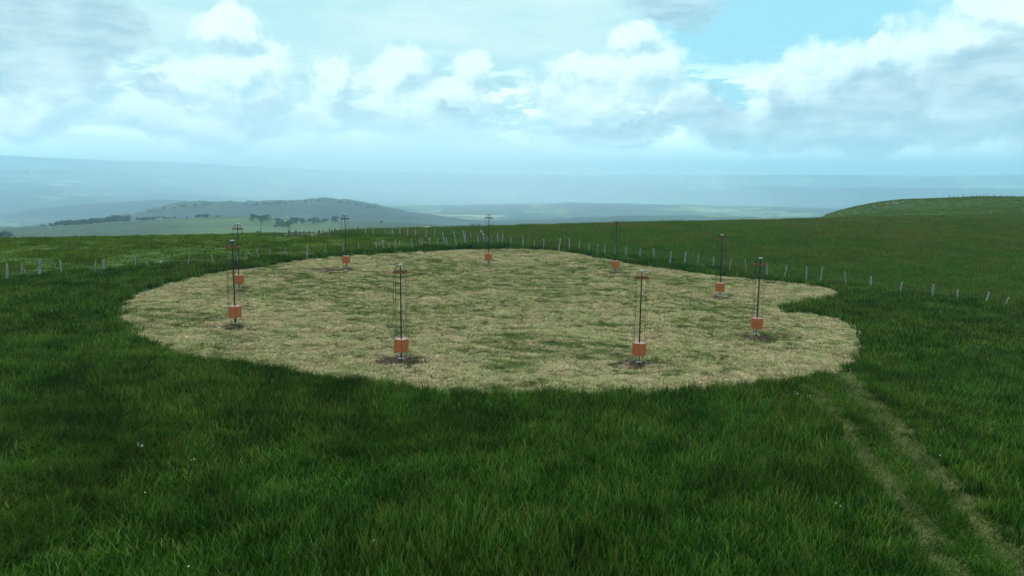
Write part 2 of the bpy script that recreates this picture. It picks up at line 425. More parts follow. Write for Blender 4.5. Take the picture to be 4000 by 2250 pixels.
TRACK = np.vstack([TL, TR[::-1]])
S1 = ext(zt([(300,530),(430,690),(520,800),(620,910),(700,1010),(790,1130),(900,1290),(1000,1430)]))
S2 = ext(zt([(490,460),(600,590),(720,700),(850,850),(980,990),(1130,1130),(1250,1270),(1380,1400)]))
zr = lambda x, y, L: [(x+p[0]/L, y+p[1]/L) for p in []]
# the front fence line, photo pixels (top, bottom), read off the photograph
def conv(L, ox, oy, k): return [((ox+a/k), (oy+b/k), (ox+c/k), (oy+e/k), w) for a, b, c, e, w in L]
F1 = conv([(72,203,70,380,1.3),(220,205,218,342,.8),(240,250,272,335,.6),(400,165,400,332,1.6),(607,170,611,325,1),(957,175,957,305,.6),(1044,160,1042,297,1.3),
    (1360,135,1368,265,.6),(1475,178,1505,270,.6),(1595,150,1605,215,.6),(1635,115,1633,235,.7),(1908,118,1893,237,.8),(2132,105,2138,215,.8),(2392,100,2392,225,.9),
    (2475,112,2482,185,.6),(2535,115,2543,165,.6)], 0, 950, 2.576)
F1 += conv([(15,565,38,735,.8),(197,560,192,715,.8),(412,550,420,690,.7),(435,600,445,690,1.1),(733,515,745,700,1),(980,565,990,640,.6),(1015,480,1025,570,.7),(1010,590,1015,650,1),
    (1247,475,1250,635,.9),(1470,480,1485,600,.7),(1722,450,1728,605,.8),(1825,445,1843,600,1.2),(1912,475,1920,590,.8),(2003,425,2003,595,1),(2065,440,2068,560,.5),
    (2237,420,2240,575,1.1),(2350,420,2358,570,.8),(2387,395,2387,560,1.1),(2503,425,2505,550,.9)], 1000, 820, 3.68)
F1 += conv([(25,415,37,535,.8),(155,395,172,535,1.1),(610,360,625,520,.9),(1090,398,1083,512,1.),(1258,380,1258,548,1.),(1428,450,1428,555,.8),(1560,410,1565,575,1),
    (1795,415,1785,598,1.4),(1930,415,1926,600,1.2),(2077,437,2062,605,1),(2212,478,2203,628,.9),(2340,490,2327,658,.5),(2435,505,2445,680,1)], 1700, 820, 3.68)
F1 += conv([(338,440,332,610,1),(470,465,472,610,1),(645,488,643,625,1),(815,485,825,630,1),(1040,522,1015,690,1),(1215,530,1215,695,1.1),(1382,550,1363,700,.9),(1572,588,1562,735,1),
    (1792,603,1773,765,.7),(1970,625,1972,780,.8),(2240,680,2240,850,1),(2495,697,2450,855,.9)], 2300, 820, 3.22)
F1 += conv([(147,867,137,1037,.9),(322,862,300,1050,.9),(575,917,582,1080,1),(867,975,855,1110,1.3),(1212,1035,1188,1170,1),(1562,1067,1552,1230,1.1),(1835,1122,1830,1262,1),
    (2190,1147,2130,1295,.9),(2403,1207,2347,1325,1)], 3100, 740, 2.862)
F1.sort(key=lambda p: p[2])
FB = hit([p[2] for p in F1], [p[3] for p in F1])
fx, fy = FB[:, 0], FB[:, 1]
ksm = np.convolve(np.pad(fy, 2, 'edge'), np.ones(5)/5, 'valid')
fy = np.clip(fy, ksm-1.5, ksm+1.5)          # keep stray readings near the fence line
FB = np.c_[fx, fy, G(fx, fy)]
def fence_y(x): return np.interp(x, fx, ksm)
P2 = hit([1050, 1300, 1500, 1700, 1790, 1860, 1900], [922, 922, 926, 932, 958, 982, 990])
def past_top(x): return np.where(x < P2[0, 0], 1e3, np.interp(x, P2[:, 0], P2[:, 1], right=-1e3))
def masks(x, y):
    n = fbm(x*.9, y*.9, 3)-.5
    d = sdf(x, y, DP)+n*.7
    tr = sdf(x, y, TRACK)+n*.7
    beyond = y-(fence_y(x)+.3)
    past = sst(beyond, 0, 1.2)*sst(past_top(x)-y, -1.5, 1.5)
    hillg = sst(y, 203, 209)*sst(x, 60, 75)
    brown = sst(beyond, 0, 2.)*(1-past)*(1-hillg)
    return d, tr, past, brown, hillg
dirts = [(1572,1412,1.25,.9),(2492,1425,1.1,.8),(2957,1320,1.15,.9),(1296,1058,1.9,1.3),(935,1142,1.1,.9),(921,1277,.8,.7),(2812,1166,.9,.8),(1907,1040,.6,.5),(2420,1068,1.1,.6),(1353,1052,.7,.6)]
DH = hit([a[0] for a in dirts], [a[1] for a in dirts])
def dirt_at(x, y):
    o = np.zeros(np.shape(x)); n = (fbm(x*2.1, y*2.1, 3)-.5)*2.2
    for (px, py, rx, ry), c in zip(dirts, DH):
        rx = rx*1.35; ry = ry*1.35; o = np.maximum(o, sst(1.15-np.hypot((x-c[0])/rx, (y-c[1])/ry)+n*.8, 0, .45))
    return o

def relief(x, y): return (fbm(x*.5, y*.5, 3)-.5)*.16
# ------------------------------------------------------------------ near ground mesh
def grid_mesh(name, X, Y, Z, m, attrs):
    ny, nx = X.shape
    me = bpy.data.meshes.new(name)
    V = np.stack([X, Y, Z], -1).reshape(-1, 3)
    i = np.arange((ny-1)*(nx-1)); r, c = i//(nx-1), i % (nx-1); a = r*nx+c
    Fc = np.stack([a, a+1, a+nx+1, a+nx], -1)
    me.vertices.add(len(V)); me.vertices.foreach_set('co', V.ravel().astype(np.float32))
    me.loops.add(len(Fc)*4); me.loops.foreach_set('vertex_index', Fc.ravel().astype(np.int32))
    me.polygons.add(len(Fc)); me.polygons.foreach_set('loop_start', (np.arange(len(Fc))*4).astype(np.int32))
    me.polygons.foreach_set('loop_total', np.full(len(Fc), 4, np.int32)); me.update(calc_edges=True)
    me.polygons.foreach_set('use_smooth', np.ones(len(Fc), bool))
    for k, v in attrs.items():
        at_ = me.attributes.new(k, 'FLOAT', 'POINT'); at_.data.foreach_set('value', np.asarray(v, np.float32).ravel())
    me.materials.append(m); me.validate()
    o = bpy.data.objects.new(name, me); COL.objects.link(o); return o
xs = np.r_[np.arange(-190, -45, 3), np.arange(-45, 45, .35), np.arange(45, 300, 3)]
ys = np.r_[np.arange(-60, 8, 4), np.arange(8, 92, .35), np.arange(92, 420, 2.5)]
GX, GY = np.meshgrid(xs, ys)
GZ = G(GX, GY)
d_, t_, p_, b_, h_ = masks(GX, GY)
near = (GY < 95) & (np.abs(GX) < 50)
GZr = GZ+relief(GX, GY)
s1d = sdf(GX, GY, S1, False); s2d = sdf(GX, GY, S2, False)
strip = np.maximum(sst(s1d, .6, .25), sst(s2d, .7, .3))*sst(t_, .3, -.2)
ground = grid_mesh('ground', GX, GY, GZr, M_ground, {'mown': np.maximum(sst(d_, .15, -.15), strip*.7), 'past': np.maximum(p_, h_*.8), 'brown': b_, 'dirt': dirt_at(GX, GY)})
tag(ground, kind='structure')

# ------------------------------------------------------------------ far land, one sheet to the horizon
KX = np.array([-1200, -400, 0, 200, 400, 600, 800, 1000, 1200, 1400, 1600, 1800, 2000, 2200, 2600, 3200, 4400, 5400], float)
def prof(pts, a):
    px = [p[0] for p in pts]; py = [p[1] for p in pts]; return np.interp(a, px, py)
rings = [
 (330, [(0, 1130)]), (520, [(0, 985), (1400, 985), (2000, 1010)]), (640, [(0, 938), (800, 930), (1400, 925), (2200, 940)]),
 (980, [(-1200,915),(-400,905),(0,892),(200,882),(400,868),(600,858),(800,849),(1000,849),(1200,860),(1400,868),(1600,875),(1800,882),(2000,888),(2200,885),(4400,885)]),
 (1250, [(0, 912), (800, 872), (1200, 872), (1800, 892), (4400, 900)]),
 (1700, [(-400,930),(0,905),(200,888),(400,865),(500,850),(620,822),(700,806),(800,800),(1000,800),(1100,795),(1270,784),(1350,792),(1480,815),(1600,838),(1750,852),(1900,862),(2100,856),(2300,845),(2600,840),(3200,850),(4400,850)]),
 (2050, [(0, 915), (700, 830), (1270, 806), (1600, 850), (2100, 864), (4400, 860)]),
 (2700, [(-400,840),(0,830),(300,800),(600,780),(900,788),(1300,800),(1700,802),(1900,800),(2100,792),(2250,786),(2400,790),(2700,796),(3000,806),(3400,815),(4400,830)]),
 (3100, [(-400,848),(0,838),(600,792),(1300,810),(1900,810),(2250,797),(3000,812),(4400,835)]),
 (3900, [(-400,745),(0,735),(300,745),(600,750),(1000,765),(1800,785),(2250,796),(3000,800),(4400,800)]),
 (4500, [(-400,712),(0,704),(150,702),(300,712),(500,736),(700,728),(1000,742),(1400,755),(1800,765),(2100,775),(2250,786),(2311,786),(2380,765),(2459,743),(2560,738),(2676,742),(2832,747),(2893,735),(2986,731),(3312,737),(3800,741),(4400,742)]),
 (4800, [(-400,718),(0,712),(300,718),(500,742),(1000,748),(1800,772),(2250,793),(2459,752),(2560,746),(2986,738),(4400,748)]),
 (5300, [(-400,652),(0,658),(250,662),(400,660),(700,688),(1000,690),(1400,700),(1700,698),(2086,695),(2311,700),(2358,706),(2450,703),(2537,704),(2640,712),(2715,720),(2793,733),(2900,745),(4400,745)]),
 (5600, [(-400,656),(0,662),(400,666),(1000,693),(1700,702),(2311,705),(2900,746),(4400,746)]),
 (6200, [(-1200,588),(-400,597),(0,604),(78,613),(194,620),(318,627),(446,631),(699,642),(970,654),(1172,661),(1288,666),(1521,672),(1800,681),(2000,686),(2200,688),(4400,688)]),
 (7600, [(-400,612),(0,620),(1000,665),(2000,690),(4400,692)]),
 (13000, [(0, 690), (4400, 690)])]
KS = 1.8
def up(r): return np.where(np.asarray(r, float) <= 640, r, 640+(np.asarray(r, float)-640)*KS)
def dn(r): return np.where(np.asarray(r, float) <= 640, r, 640+(np.asarray(r, float)-640)/KS)
Lr = np.log([r[0] for r in rings])
azs = np.linspace(-1.05, 1.05, 760)
rq = np.unique(np.r_[np.geomspace(330, 13000, 420), [r[0] for r in rings]]); rs = up(rq)
pxa = np.interp(azs, np.arctan([(p-2000)/F/(math.cos(PITCH)+.13*math.sin(PITCH)) for p in np.linspace(-2600, 6600, 200)]), np.linspace(-2600, 6600, 200))
T = np.array([prof(r[1], pxa) for r in rings])
A, RR = np.meshgrid(azs, rs)
YP = np.zeros_like(RR); lr = np.log(rq); RQ = dn(RR)
for j in range(len(azs)):
    # smooth monotone-ish blend between rings (cosine), so that crests are rounded
    k = np.clip(np.searchsorted(Lr, lr, 'right')-1, 0, len(Lr)-2); t = (lr-Lr[k])/(Lr[k+1]-Lr[k]); t = t*t*(3-2*t)
    YP[:, j] = T[k, j]*(1-t)+T[k+1, j]*t
PXG = np.broadcast_to(pxa, RR.shape)
ra, rb = ray(PXG, YP)
hyp_ = np.hypot(ra, 1)
LX = RR*np.sin(A); LY = RR*np.cos(A); LZ = CZ+RR*rb/hyp_
LZ = LZ+(fbm(LX/700, LY/700, 5)-.5)*RR*.0075*sst(RQ, 900, 2500)+(fbm(LX/100, LY/100, 4)-.5)*np.minimum(RR*.006, 12)
moor = sst(RQ, 1500, 1150)
lush = sst(fbm(LX/200+5, LY/200, 4), .42, .6)*sst(PXG, 500, 900)*moor*sst(PXG, 1500, 1150)
woodm = sst(RQ, 1250, 1350)*sst(RQ, 2300, 1900)*sst(fbm(LX/260, LY/260, 4), .16, .34)*sst(PXG, 1900, 1500)
woodm = np.maximum(woodm, sst(RQ, 3950, 4200)*sst(RQ, 4900, 4700)*sst(PXG, 2260, 2330)*sst(fbm(LX/500, LY/500, 4), .25, .4))
LZ = LZ+woodm*(fbm(LX/34, LY/34, 3))*15
land = grid_mesh('far_hills', LX, LY, LZ, M_land, {'moor': moor, 'lush': lush, 'wood': woodm})
tag(land, kind='structure')
def far_hit(px, r):
    a = math.atan(float(ray(px, 800)[0])); i = int(np.argmin(abs(rs-r))); j = int(np.argmin(abs(azs-a)))
    return LX[i, j], LY[i, j], LZ[i, j]
def far_at(px, py, r0=520, r1=6500):
    """first place along the line of sight where the far land is met; falls back to the nearest crest"""
    a, b = ray(px, py); a_ = math.atan(float(a)); j = int(np.argmin(abs(azs-a_))); sl = float(b)/math.hypot(1, float(a))
    i0, i1 = np.searchsorted(rs, float(up(r0))), np.searchsorted(rs, float(up(r1)))
    el = (LZ[i0:i1, j]-CZ)/rs[i0:i1]
    ok = np.where(el >= sl)[0]
    i = i0+(ok[0] if len(ok) else int(np.argmax(el)))
    return float(rs[i]*math.sin(a_)), float(rs[i]*math.cos(a_)), float(LZ[i, j]), float(rs[i])

# ------------------------------------------------------------------ the nine masts
LEAN = [.07, .14, .02, .12, .04, -.04, .09, .05, .06]
mast_px = [(920,1271,937),(934,1133,872),(1353,1048,836),(1907,1036,834),(2403,1067,858),(2812,1161,915),(2953,1312,1006),(2495,1422,1054),(1568,1409,1030)]
mast_lab = ['orange drum mast near the left rim of the mown disc, overlapping another mast behind it',
    'farther of the two overlapping masts at the left rim of the mown disc',
    'orange drum mast on the back left of the disc beside a reddish bare earth patch',
    'farthest orange drum mast, centre back of the mown disc, its top against pale sky haze',
    'orange drum mast at the back right, its ring wheel exactly on the ridge skyline',
    'orange drum mast at the right back with faint pinkish ring against the rough field',
    'orange drum mast on the right, closest to the tongue of uncut grass',
    'near right orange drum mast, leaning right, standing on a dark scuffed patch',
    'nearest and tallest looking orange drum mast, left of centre, dark scuffed soil under it']
def build_mast():
    t = empty('drum_mast')
    p = MB(); p.tube([(0, 0, -.3), (0, 0, 2.5), (0, 0, 4.97)], [.036, .035, .031], 10); p.obj('pole', M_steel, t, True)
    c = MB(); c.lathe([(0, 4.99), (.085, 4.99), (.085, 4.965), (.03, 4.962), (.03, 4.90), (0, 4.90)], 16)
    for k in range(8):
        a = k*math.pi/4; c.box((.10*math.cos(a), .10*math.sin(a), 4.955), (.045, .028, .04), a)
    c.obj('cap', M_white, t)
    r = MB(); r.lathe([(.345, 4.545), (.405, 4.545), (.41, 4.61), (.34, 4.61)], 8*4, True)
    rg = r.obj('ring', M_rust, t)
    s = MB()
    for k in range(8):
        a = k*math.pi/4+.2; s.box((.19*math.cos(a), .19*math.sin(a), 4.555), (.31, .045, .022), a)
    s.lathe([(.035, 4.545), (.15, 4.545), (.15, 4.585), (.035, 4.585)], 16, True)
    s.obj('spoke_wheel', M_steel, rg)
    # slatted drum
    dz0, dz1, n = .50, 1.16, 36
    s = MB()
    for k in range(n):
        a = 2*math.pi*k/n; s.box((.345*math.cos(a), .345*math.sin(a), (dz0+dz1)/2+random.uniform(-.004, .004)), (.020, .0545, dz1-dz0), a)
    dr = s.obj('drum', M_terra, t)
    s = MB(); s.lathe([(.045, dz1-.03), (.332, dz1-.03), (.332, dz1-.012), (.045, dz1-.012)], 32, True); s.obj('lid', M_lid, dr)
    s = MB(); s.lathe([(.045, dz0+.02), (.332, dz0+.02), (.332, dz0+.04), (.045, dz0+.04)], 32, True); s.obj('floor', M_steel, dr)
    s = MB(); s.lathe([(.036, .12), (.10, .12), (.10, .135), (.036, .135)], 16, True)
    for k in range(8):
        a = k*math.pi/4; s.box((.13*math.cos(a), .13*math.sin(a), .13), (.06, .02, .025), a)
    s.obj('base_bracket', M_white, t)
    for k in range(8):
        a = k*math.pi/4; ca, sa = math.cos(a), math.sin(a)
        s = MB(); s.tube([(.325*ca, .325*sa, dz0+.015), (.165*ca, .165*sa, .15)], .009, 5); s.obj('strut', M_white if k % 2 else M_steel, t)
        s = MB(); s.tube([(.125*ca, .125*sa, 4.95), (.365*ca, .365*sa, 4.60)], .007 if k != 4 else .011, 5); s.obj('stay', M_cable, t)
        s = MB(); rr = .0045 if k != 4 else .009
        s.tube([(.368*ca, .368*sa, 4.53), (.361*ca, .361*sa, 2.8), (.3595*ca, .3595*sa, 1.10), (.3595*ca, .3595*sa, dz0)], rr, 5)
        for j in range(34):                # knots along the line
            z = 1.25+j*.096; q = .3595+(z-1.1)/3.43*.008
            s.box((q*ca, q*sa, z), (rr*2.6, rr*2.6, .022), a)
        s.obj('cable', M_cable, t)
    return t
def copy_tree(o, parent=None):
    c = o.copy(); COL.objects.link(c)
    if parent: c.parent = parent
    for ch in list(o.children): copy_tree(ch, c)
    return c
MH = hit([p[0] for p in mast_px], [p[1] for p in mast_px])
proto = build_mast()
for i in range(9):
    o = proto if i == 0 else copy_tree(proto)
    px, pb, ptop = mast_px[i]
    Y = MH[i, 1]; hh = (float(ray(px, ptop)[1])-float(ray(px, pb)[1]))*Y
    o.location = (MH[i, 0], MH[i, 1], MH[i, 2]); k = hh/5.0
    o.scale = (k, k, k); o.rotation_euler = (0, math.atan(LEAN[i]/5), random.uniform(0, .78))
    tag(o, mast_lab[i], 'mast', 'orange drum masts set in a ring on the mown disc')
    print('mast', i, [round(float(v), 2) for v in MH[i]], round(k, 3))

# ------------------------------------------------------------------ fences
def post_mesh(base, top, rad, m, parent, split=True):
    base = Vector(base); top = Vector(top); L = (top-base).length; n = 6; k = 5
    ang = random.uniform(0, 6.28); bend = Vector((random.uniform(-1, 1), random.uniform(-1, 1), 0))*L*.03
    s = MB(); V = []; Fc = []
    el = [rad*random.uniform(.8, 1.2) for _ in range(n)]
    for i in range(k+1):
        t = i/k; c = base.lerp(top, t)+bend*math.sin(math.pi*t*1.3)+Vector((random.gauss(0, .004), random.gauss(0, .004), 0))
        for j in range(n):
            a = ang+2*math.pi*j/n; r = el[j]*(1-.22*t)*random.uniform(.92, 1.08)
            V.append(c+Vector((r*math.cos(a), r*math.sin(a), (.03*math.sin(a*1.+1) if i == k else 0))))
    for i in range(k):
        for j in range(n): Fc.append((i*n+j, i*n+(j+1) % n, (i+1)*n+(j+1) % n, (i+1)*n+j))
    Fc.append(tuple(k*n+j for j in range(n)))
    s.add(V, Fc); return s.obj('post', m, parent)
def wires(parent, tops, bases, fr=(.82, .55, .3)):
    for f in fr:
        s = MB(); pts = []
        for i in range(len(tops)):
            p = Vector(bases[i]).lerp(Vector(tops[i]), f); pts.append(p)
            if i < len(tops)-1:
                q = Vector(bases[i+1]).lerp(Vector(tops[i+1]), f); pts.append((p+q)/2-Vector((0, 0, .03)))
        s.tube(pts, .004, 4); s.obj('wire', M_wire, parent)
def insulator(parent, px, py, Y, r=.07):
    s = MB(); X, YY, Z = at(px, py, Y)
    V = []; 
    s.lathe([(0, r), (r*.6, r*.8), (r, 0), (r*.6, -r*.8), (0, -r)], 8)
    o = s.obj('insulator', M_white, parent, True); o.location = (float(X), float(YY), float(Z)); return o
def fence_line(name, label, rows, B, m, wr=(.82, .55, .3), base_r=.075, group=None, lines=True, silh_to=None):
    t = empty(name, tuple(B[0])); tag(t, label, 'fence', group)
    inv = Vector(B[0]); tops = []; bases = []
    for (tx, ty, bx, by, wd), b in zip(rows, B):
        a, sl = ray(tx, ty); Y = b[1]; top = Vector((float(a)*Y, Y, CZ+float(sl)*Y)); base = Vector(b)
        if top.z-base.z < .35: top.z = base.z+.35
        if top.z-base.z > 1.9: top.z = base.z+1.9
        base2 = base-(top-base)*.12
        o = post_mesh(base2-inv, top-inv, base_r*wd, m if not silh_to or bx > silh_to else M_post_silh, t); tops.append(top-inv); bases.append(base-inv)
    if lines:
        good = [i for i in range(len(tops)) if (tops[i]-bases[i]).length > .8]
        wires(t, [tops[i] for i in good], [bases[i] for i in good], wr)
    return t
f1 = fence_line('wire_fence', 'long front fence of pale weathered split posts curving behind the mown disc', F1, FB, M_post)
for px, py, bi in ((627,1022,None),(1494,943,None),(2176-500+1,932,None)):
    j = int(np.argmin([abs(p[2]-px) for p in F1])); o = insulator(f1, px, py, FB[j, 1]-.1); o.location -= Vector(FB[0])
# ridge fence (pale posts whose feet show) and the darker one on the skyline behind
rl = [(265,310,255,390),(340,330,340,387),(375,325,365,387),(385,335,385,387),(407,355,407,387),(465,300,465,385),(480,290,480,380),(512,320,512,383),(540,335,540,383),(560,290,565,382),(578,295,587,382),
    (620,310,620,382),(640,310,640,382),(672,310,672,380),(692,305,692,380),(713,312,713,380),(738,322,738,380),(770,303,770,380),(832,305,832,380),(868,322,868,380),(893,300,900,380),(910,285,917,380),
    (957,287,967,380),(1005,307,1005,378),(1053,265,1050,378),(1095,278,1095,376),(1132,268,1140,376),(1177,292,1177,376),(1210,275,1210,380),(1297,262,1300,378),(1380,262,1380,373),(1415,275,1445,373),
    (1468,248,1468,376),(1575,255,1575,372),(1685,235,1680,376),(1855,245,1865,376),(1915,300,1925,386),(1960,277,1963,382),(2065,255,2073,396),(2178,270,2175,402),(2290,275,2293,402),
    (2450,290,2437,412),(2568,280,2565,406)]
F2 = conv([(*r_, .9) for r_ in rl], 1000, 820, 3.68)
F2 += conv([(105,310,130,500,.9),(268,285,300,540,.9),(400,300,435,515,1.2),(432,310,440,430,.8),(508,320,517,440,.7),(665,285,710,485,1.1),(740,370,745,480,.7),(760,400,765,500,.7),(815,360,808,490,.7),
    (897,335,893,490,1),(975,340,963,485,.9)], 1700, 820, 3.68)
B2 = hit([p[2] for p in F2], [p[3] for p in F2]); B2[:, 1] = np.minimum(B2[:, 1], 116); B2[:, 0] = ray([p[2] for p in F2], [900]*len(F2))[0]*B2[:, 1]; B2[:, 2] = G(B2[:, 0], B2[:, 1])
f2 = fence_line('wire_fence', 'crowded crooked fence of pale posts running along the pasture ridge, back centre left', F2, B2, M_post, base_r=.085, silh_to=1400)  # left posts take the wood darkened in colour as unlit silhouettes
for px, py in ((1879,905),(1890,915),(1677,932)):
    j = int(np.argmin([abs(p[2]-px) for p in F2])); o = insulator(f2, px, py, B2[j, 1]-.15); o.location -= Vector(B2[0])
dl = [(17,345,17,380),(165,360,165,385),(210,365,210,385),(1262,262,1262,345),(1335,315,1335,350),(1458,250,1458,330),(1541,305,1541,330),(1637,248,1637,335),(1705,300,1705,325),(1735,300,1735,325),
    (1777,262,1777,330),(1810,300,1810,325),(1850,250,1850,330),(2020,305,2020,325),(2045,240,2045,330),(2130,300,2130,325),(2235,300,2235,320),(2340,290,2340,320),(2415,290,2415,320),(2537,285,2537,330),
    (2690,285,2690,320),(2760,268,2760,330),(2810,288,2810,320),(2875,300,2875,325),(3010,285,3010,330),(3060,290,3060,330),(3240,280,3240,330)]
F3 = conv([(*r_, .9) for r_ in dl], 1000, 820, 3.68)
a3 = ray([p[2] for p in F3], [900]*len(F3))[0]; Y3 = np.interp([p[2] for p in F3], [1000, 1900], [122, 138]); B3 = np.c_[a3*Y3, Y3, G(a3*Y3, Y3)]
fence_line('wire_fence', 'sparse dark fence just behind the ridge, seen as black stubs against the haze', F3, B3, M_post_silh, base_r=.09)
F4 = conv([(x, y, x, y+30, .9) for x, y in ((1347,110),(1405,107),(1422,110),(1487,97),(1552,88),(1605,83),(1625,80),(1667,67),(1740,65),(1790,60),(1838,63),(1888,55),(1903,50),(1940,68),(1987,55),(2045,55),(2092,52),
    (2126,55),(2166,50),(2244,50),(2322,55),(2386,55),(2440,57),(2555,62))], 3100, 740, 2.862)
a4 = ray([p[2] for p in F4], [780]*len(F4))[0]; Y4 = 299.; B4 = np.c_[a4*Y4, np.full(len(F4), Y4), G(a4*Y4, np.full(len(F4), Y4))]
fence_line('wire_fence', 'thin dark fence on the skyline of the green hill at far right', F4, B4, M_post_silh, base_r=.10, wr=(.8,))
F5 = conv([(x, y, x, b, .9) for x, y, b in ((695,318,343),(880,310,343),(1033,302,335),(1400,300,320),(1628,265,318),(1842,270,288),(2022,250,292),(2197,238,292),(2573,240,275))], 3100, 740, 2.862)
a5 = ray([p[2] for p in F5], [850]*len(F5))[0]; Y5 = 201.; B5 = np.c_[a5*Y5, np.full(len(F5), Y5), G(a5*Y5, np.full(len(F5), Y5))]
fence_line('wire_fence', 'pale widely spaced fence posts where the brown field meets the green hill', F5, B5, M_post, base_r=.10, wr=(.8,))
for (tx, ty, bx, by), lb in (((1024, 853, 1019, 926), 'tall leaning stick alone on the pasture skyline, left of the ridge fence'),
                     ((1116, 850, 1126, 925), 'left of two tall dark sticks rising from the ridge fence'),
                     ((1132, 872, 1133, 925), 'right, shorter of two tall dark sticks rising from the ridge fence')):
    Y = 113.; a, sl = ray(tx, ty); b = hit([bx], [by])[0]; Y = min(b[1], 116); b = np.array([float(ray(bx, by)[0])*Y, Y, 0]); b[2] = G(b[:1], b[1:2])[0]
    s = MB(); s.tube([(0, 0, -.3), (.04, 0, 1.2), (float(a)*Y-b[0], 0, CZ+float(sl)*Y-b[2])], [.04, .032, .022], 6)
    o = s.obj('wooden_pole', M_post_silh); o.location = b; tag(o, lb, 'pole', 'tall sticks on the pasture ridge')

# ------------------------------------------------------------------ boulders on the right hill
def rock(px, py, Y, wm, hm, label, on_sky=False, seed=0):
    a, sl = ray(px, py)
    wm *= .85; hm *= .85
    if on_sky: X = float(a)*Y; z = float(G(np.array([X]), np.array([Y]))[0])
    else:
        h = hit([px], [py])[0]; X, Y, z = h
    bm = bmesh.new(); bmesh.ops.create_icosphere(bm, subdivisions=3, radius=1)
    rg = random.Random(seed)
    ph = [rg.uniform(0, 6) for _ in range(6)]
    for v in bm.verts:
        c = v.co; k = 1+.16*math.sin(3*c.x+ph[0])*math.cos(2.6*c.y+ph[1])+.1*math.sin(6*c.z+ph[2]+4*c.x)+.06*math.sin(11*c.y+ph[3])
        v.co = Vector((c.x*k*wm/2, c.y*k*wm/2*.8, max(c.z, -.4)*k*hm))
    me = bpy.data.meshes.new('boulder'); bm.to_mesh(me); bm.free(); me.materials.append(M_rock)
    o = bpy.data.objects.new('boulder', me); COL.objects.link(o); o.location = (X, Y, z+hm*.2); tag(o, label, 'rock', 'boulders on the green hill')
B1 = lambda x, y: (3100+x/2.862, 740+y/2.862)
rock(*B1(1765, 92), 311, 1.9, 1.0, 'dark rounded boulder on the hill skyline among the thin fence posts', True, 1)
rock(*B1(1860, 90), 311, 1.3, .5, 'low dark boulder on the skyline just right of the rounded one', True, 2)
rock(*B1(1580, 114), 309, 1.3, .6, 'small dark boulder on the skyline left of the rounded one', True, 3)
rock(*B1(770, 190), 296, 1.8, .9, 'lone dark boulder on the steep left shoulder of the green hill', True, 4)
rock(*B1(900, 207), 290, 1.3, .8, 'pale upright rock a little below the shoulder of the green hill', False, 5)
rock(*B1(685, 250), 290, 1.6, .4, 'flat pale rock lowest on the left slope of the green hill', False, 6)
rock(*B1(1115, 150), 290, 1.9, .4, 'long flat pale rock just under the hill skyline', False, 7)
rock(*B1(1150, 168), 290, 1.7, .6, 'pale grey rock below the long flat one on the green hill', False, 8)
rock(*B1(1215, 154), 290, 1.2, .7, 'rightmost of the pale rocks grouped under the hill skyline', False, 9)
rock(*B1(1045, 160), 290, 1.1, .35, 'leftmost of the pale rocks grouped under the hill skyline', False, 10)

def nth(i):
    one = 'first second third fourth fifth sixth seventh eighth ninth tenth eleventh twelfth thirteenth fourteenth fifteenth sixteenth seventeenth eighteenth nineteenth'.split()
    if i < 20: return one[i-1]
    t = ['twent', 'thirt', 'fort', 'fift', 'sixt'][i//10-2]
    return t+'ieth' if i % 10 == 0 else t+'y-'+one[i % 10-1]
# ------------------------------------------------------------------ distant trees
def crown_mesh(seed, n=420):
    r = np.random.default_rng(seed); V = []; Fc = []; C = []
    lobes = [(r.normal(0, .30), r.normal(0, .30), r.uniform(.20, .80), r.uniform(.24, .36)) for _ in range(9)]
    for i in range(n):
        l = lobes[r.integers(7)]; d = r.normal(size=3); d /= np.linalg.norm(d); p = np.array([l[0], l[1], l[2]])+d*l[3]*r.uniform(.7, 1.05)*np.array([1, 1, .75])
        a = r.normal(size=3); a /= np.linalg.norm(a); b = np.cross(a, r.normal(size=3)); b /= np.linalg.norm(b); s = r.uniform(.05, .11)
        k = len(V); V += [p-a*s, p+b*s*.7, p+a*s, p-b*s*.7]; Fc.append((k, k+1, k+2, k+3))
        g = r.uniform(.7, 1.3); C += [(.055*g, .085*g, .040*g, 1)]*4
    me = bpy.data.meshes.new('crown'); me.from_pydata([tuple(v) for v in V], [], Fc); me.materials.append(M_leaf)
    ca = me.color_attributes.new('Col', 'FLOAT_COLOR', 'POINT'); ca.data.foreach_set('color', np.array(C, np.float32).ravel())
    return me
crowns = [crown_mesh(s) for s in (3, 4, 5, 6)]
tm = MB(); tm.tube([(0, 0, -.08), (.01, 0, .25), (0, .01, .6)], [.045, .032, .014], 6)
for k in range(3):
    a = k*2.1; tm.tube([(0, 0, .3), (.12*math.cos(a), .12*math.sin(a), .48), (.22*math.cos(a), .22*math.sin(a), .68)], [.02, .013, .006], 5)
tr0 = tm.obj('trunk', M_bark); TRM = tr0.data; bpy.data.objects.remove(tr0)
def tree(px, py, hpx, label, group, wide=1., r0=560, r1=1300, force=None):
    x, y, z, r = far_at(px, py, r0, r1)
    h = hpx*r/F*.92
    t = empty('tree', (x, y, z-.2)); t.rotation_euler = (0, 0, random.uniform(0, 6.28)); t.scale = (h*wide, h*wide, h)
    c = bpy.data.objects.new('crown', random.choice(crowns)); COL.objects.link(c); c.parent = t
    k = bpy.data.objects.new('trunk', TRM); COL.objects.link(k); k.parent = t
    tag(t, label, 'tree', group); return t
gp = 'trees in the broken line along the left hill crest'
lb = 'small dark tree in the broken tree line along the crest of the left moor hill'
tree(169, 883, 9, 'leftmost and smallest tree at the left end of the crest tree line', gp, 1.2)
tree(197, 880, 13, 'round tree standing alone second from the left end of the crest line', gp, 1.1)
tree(215, 879, 12, 'slim tree between the lone round tree and the crest row', gp, .8)
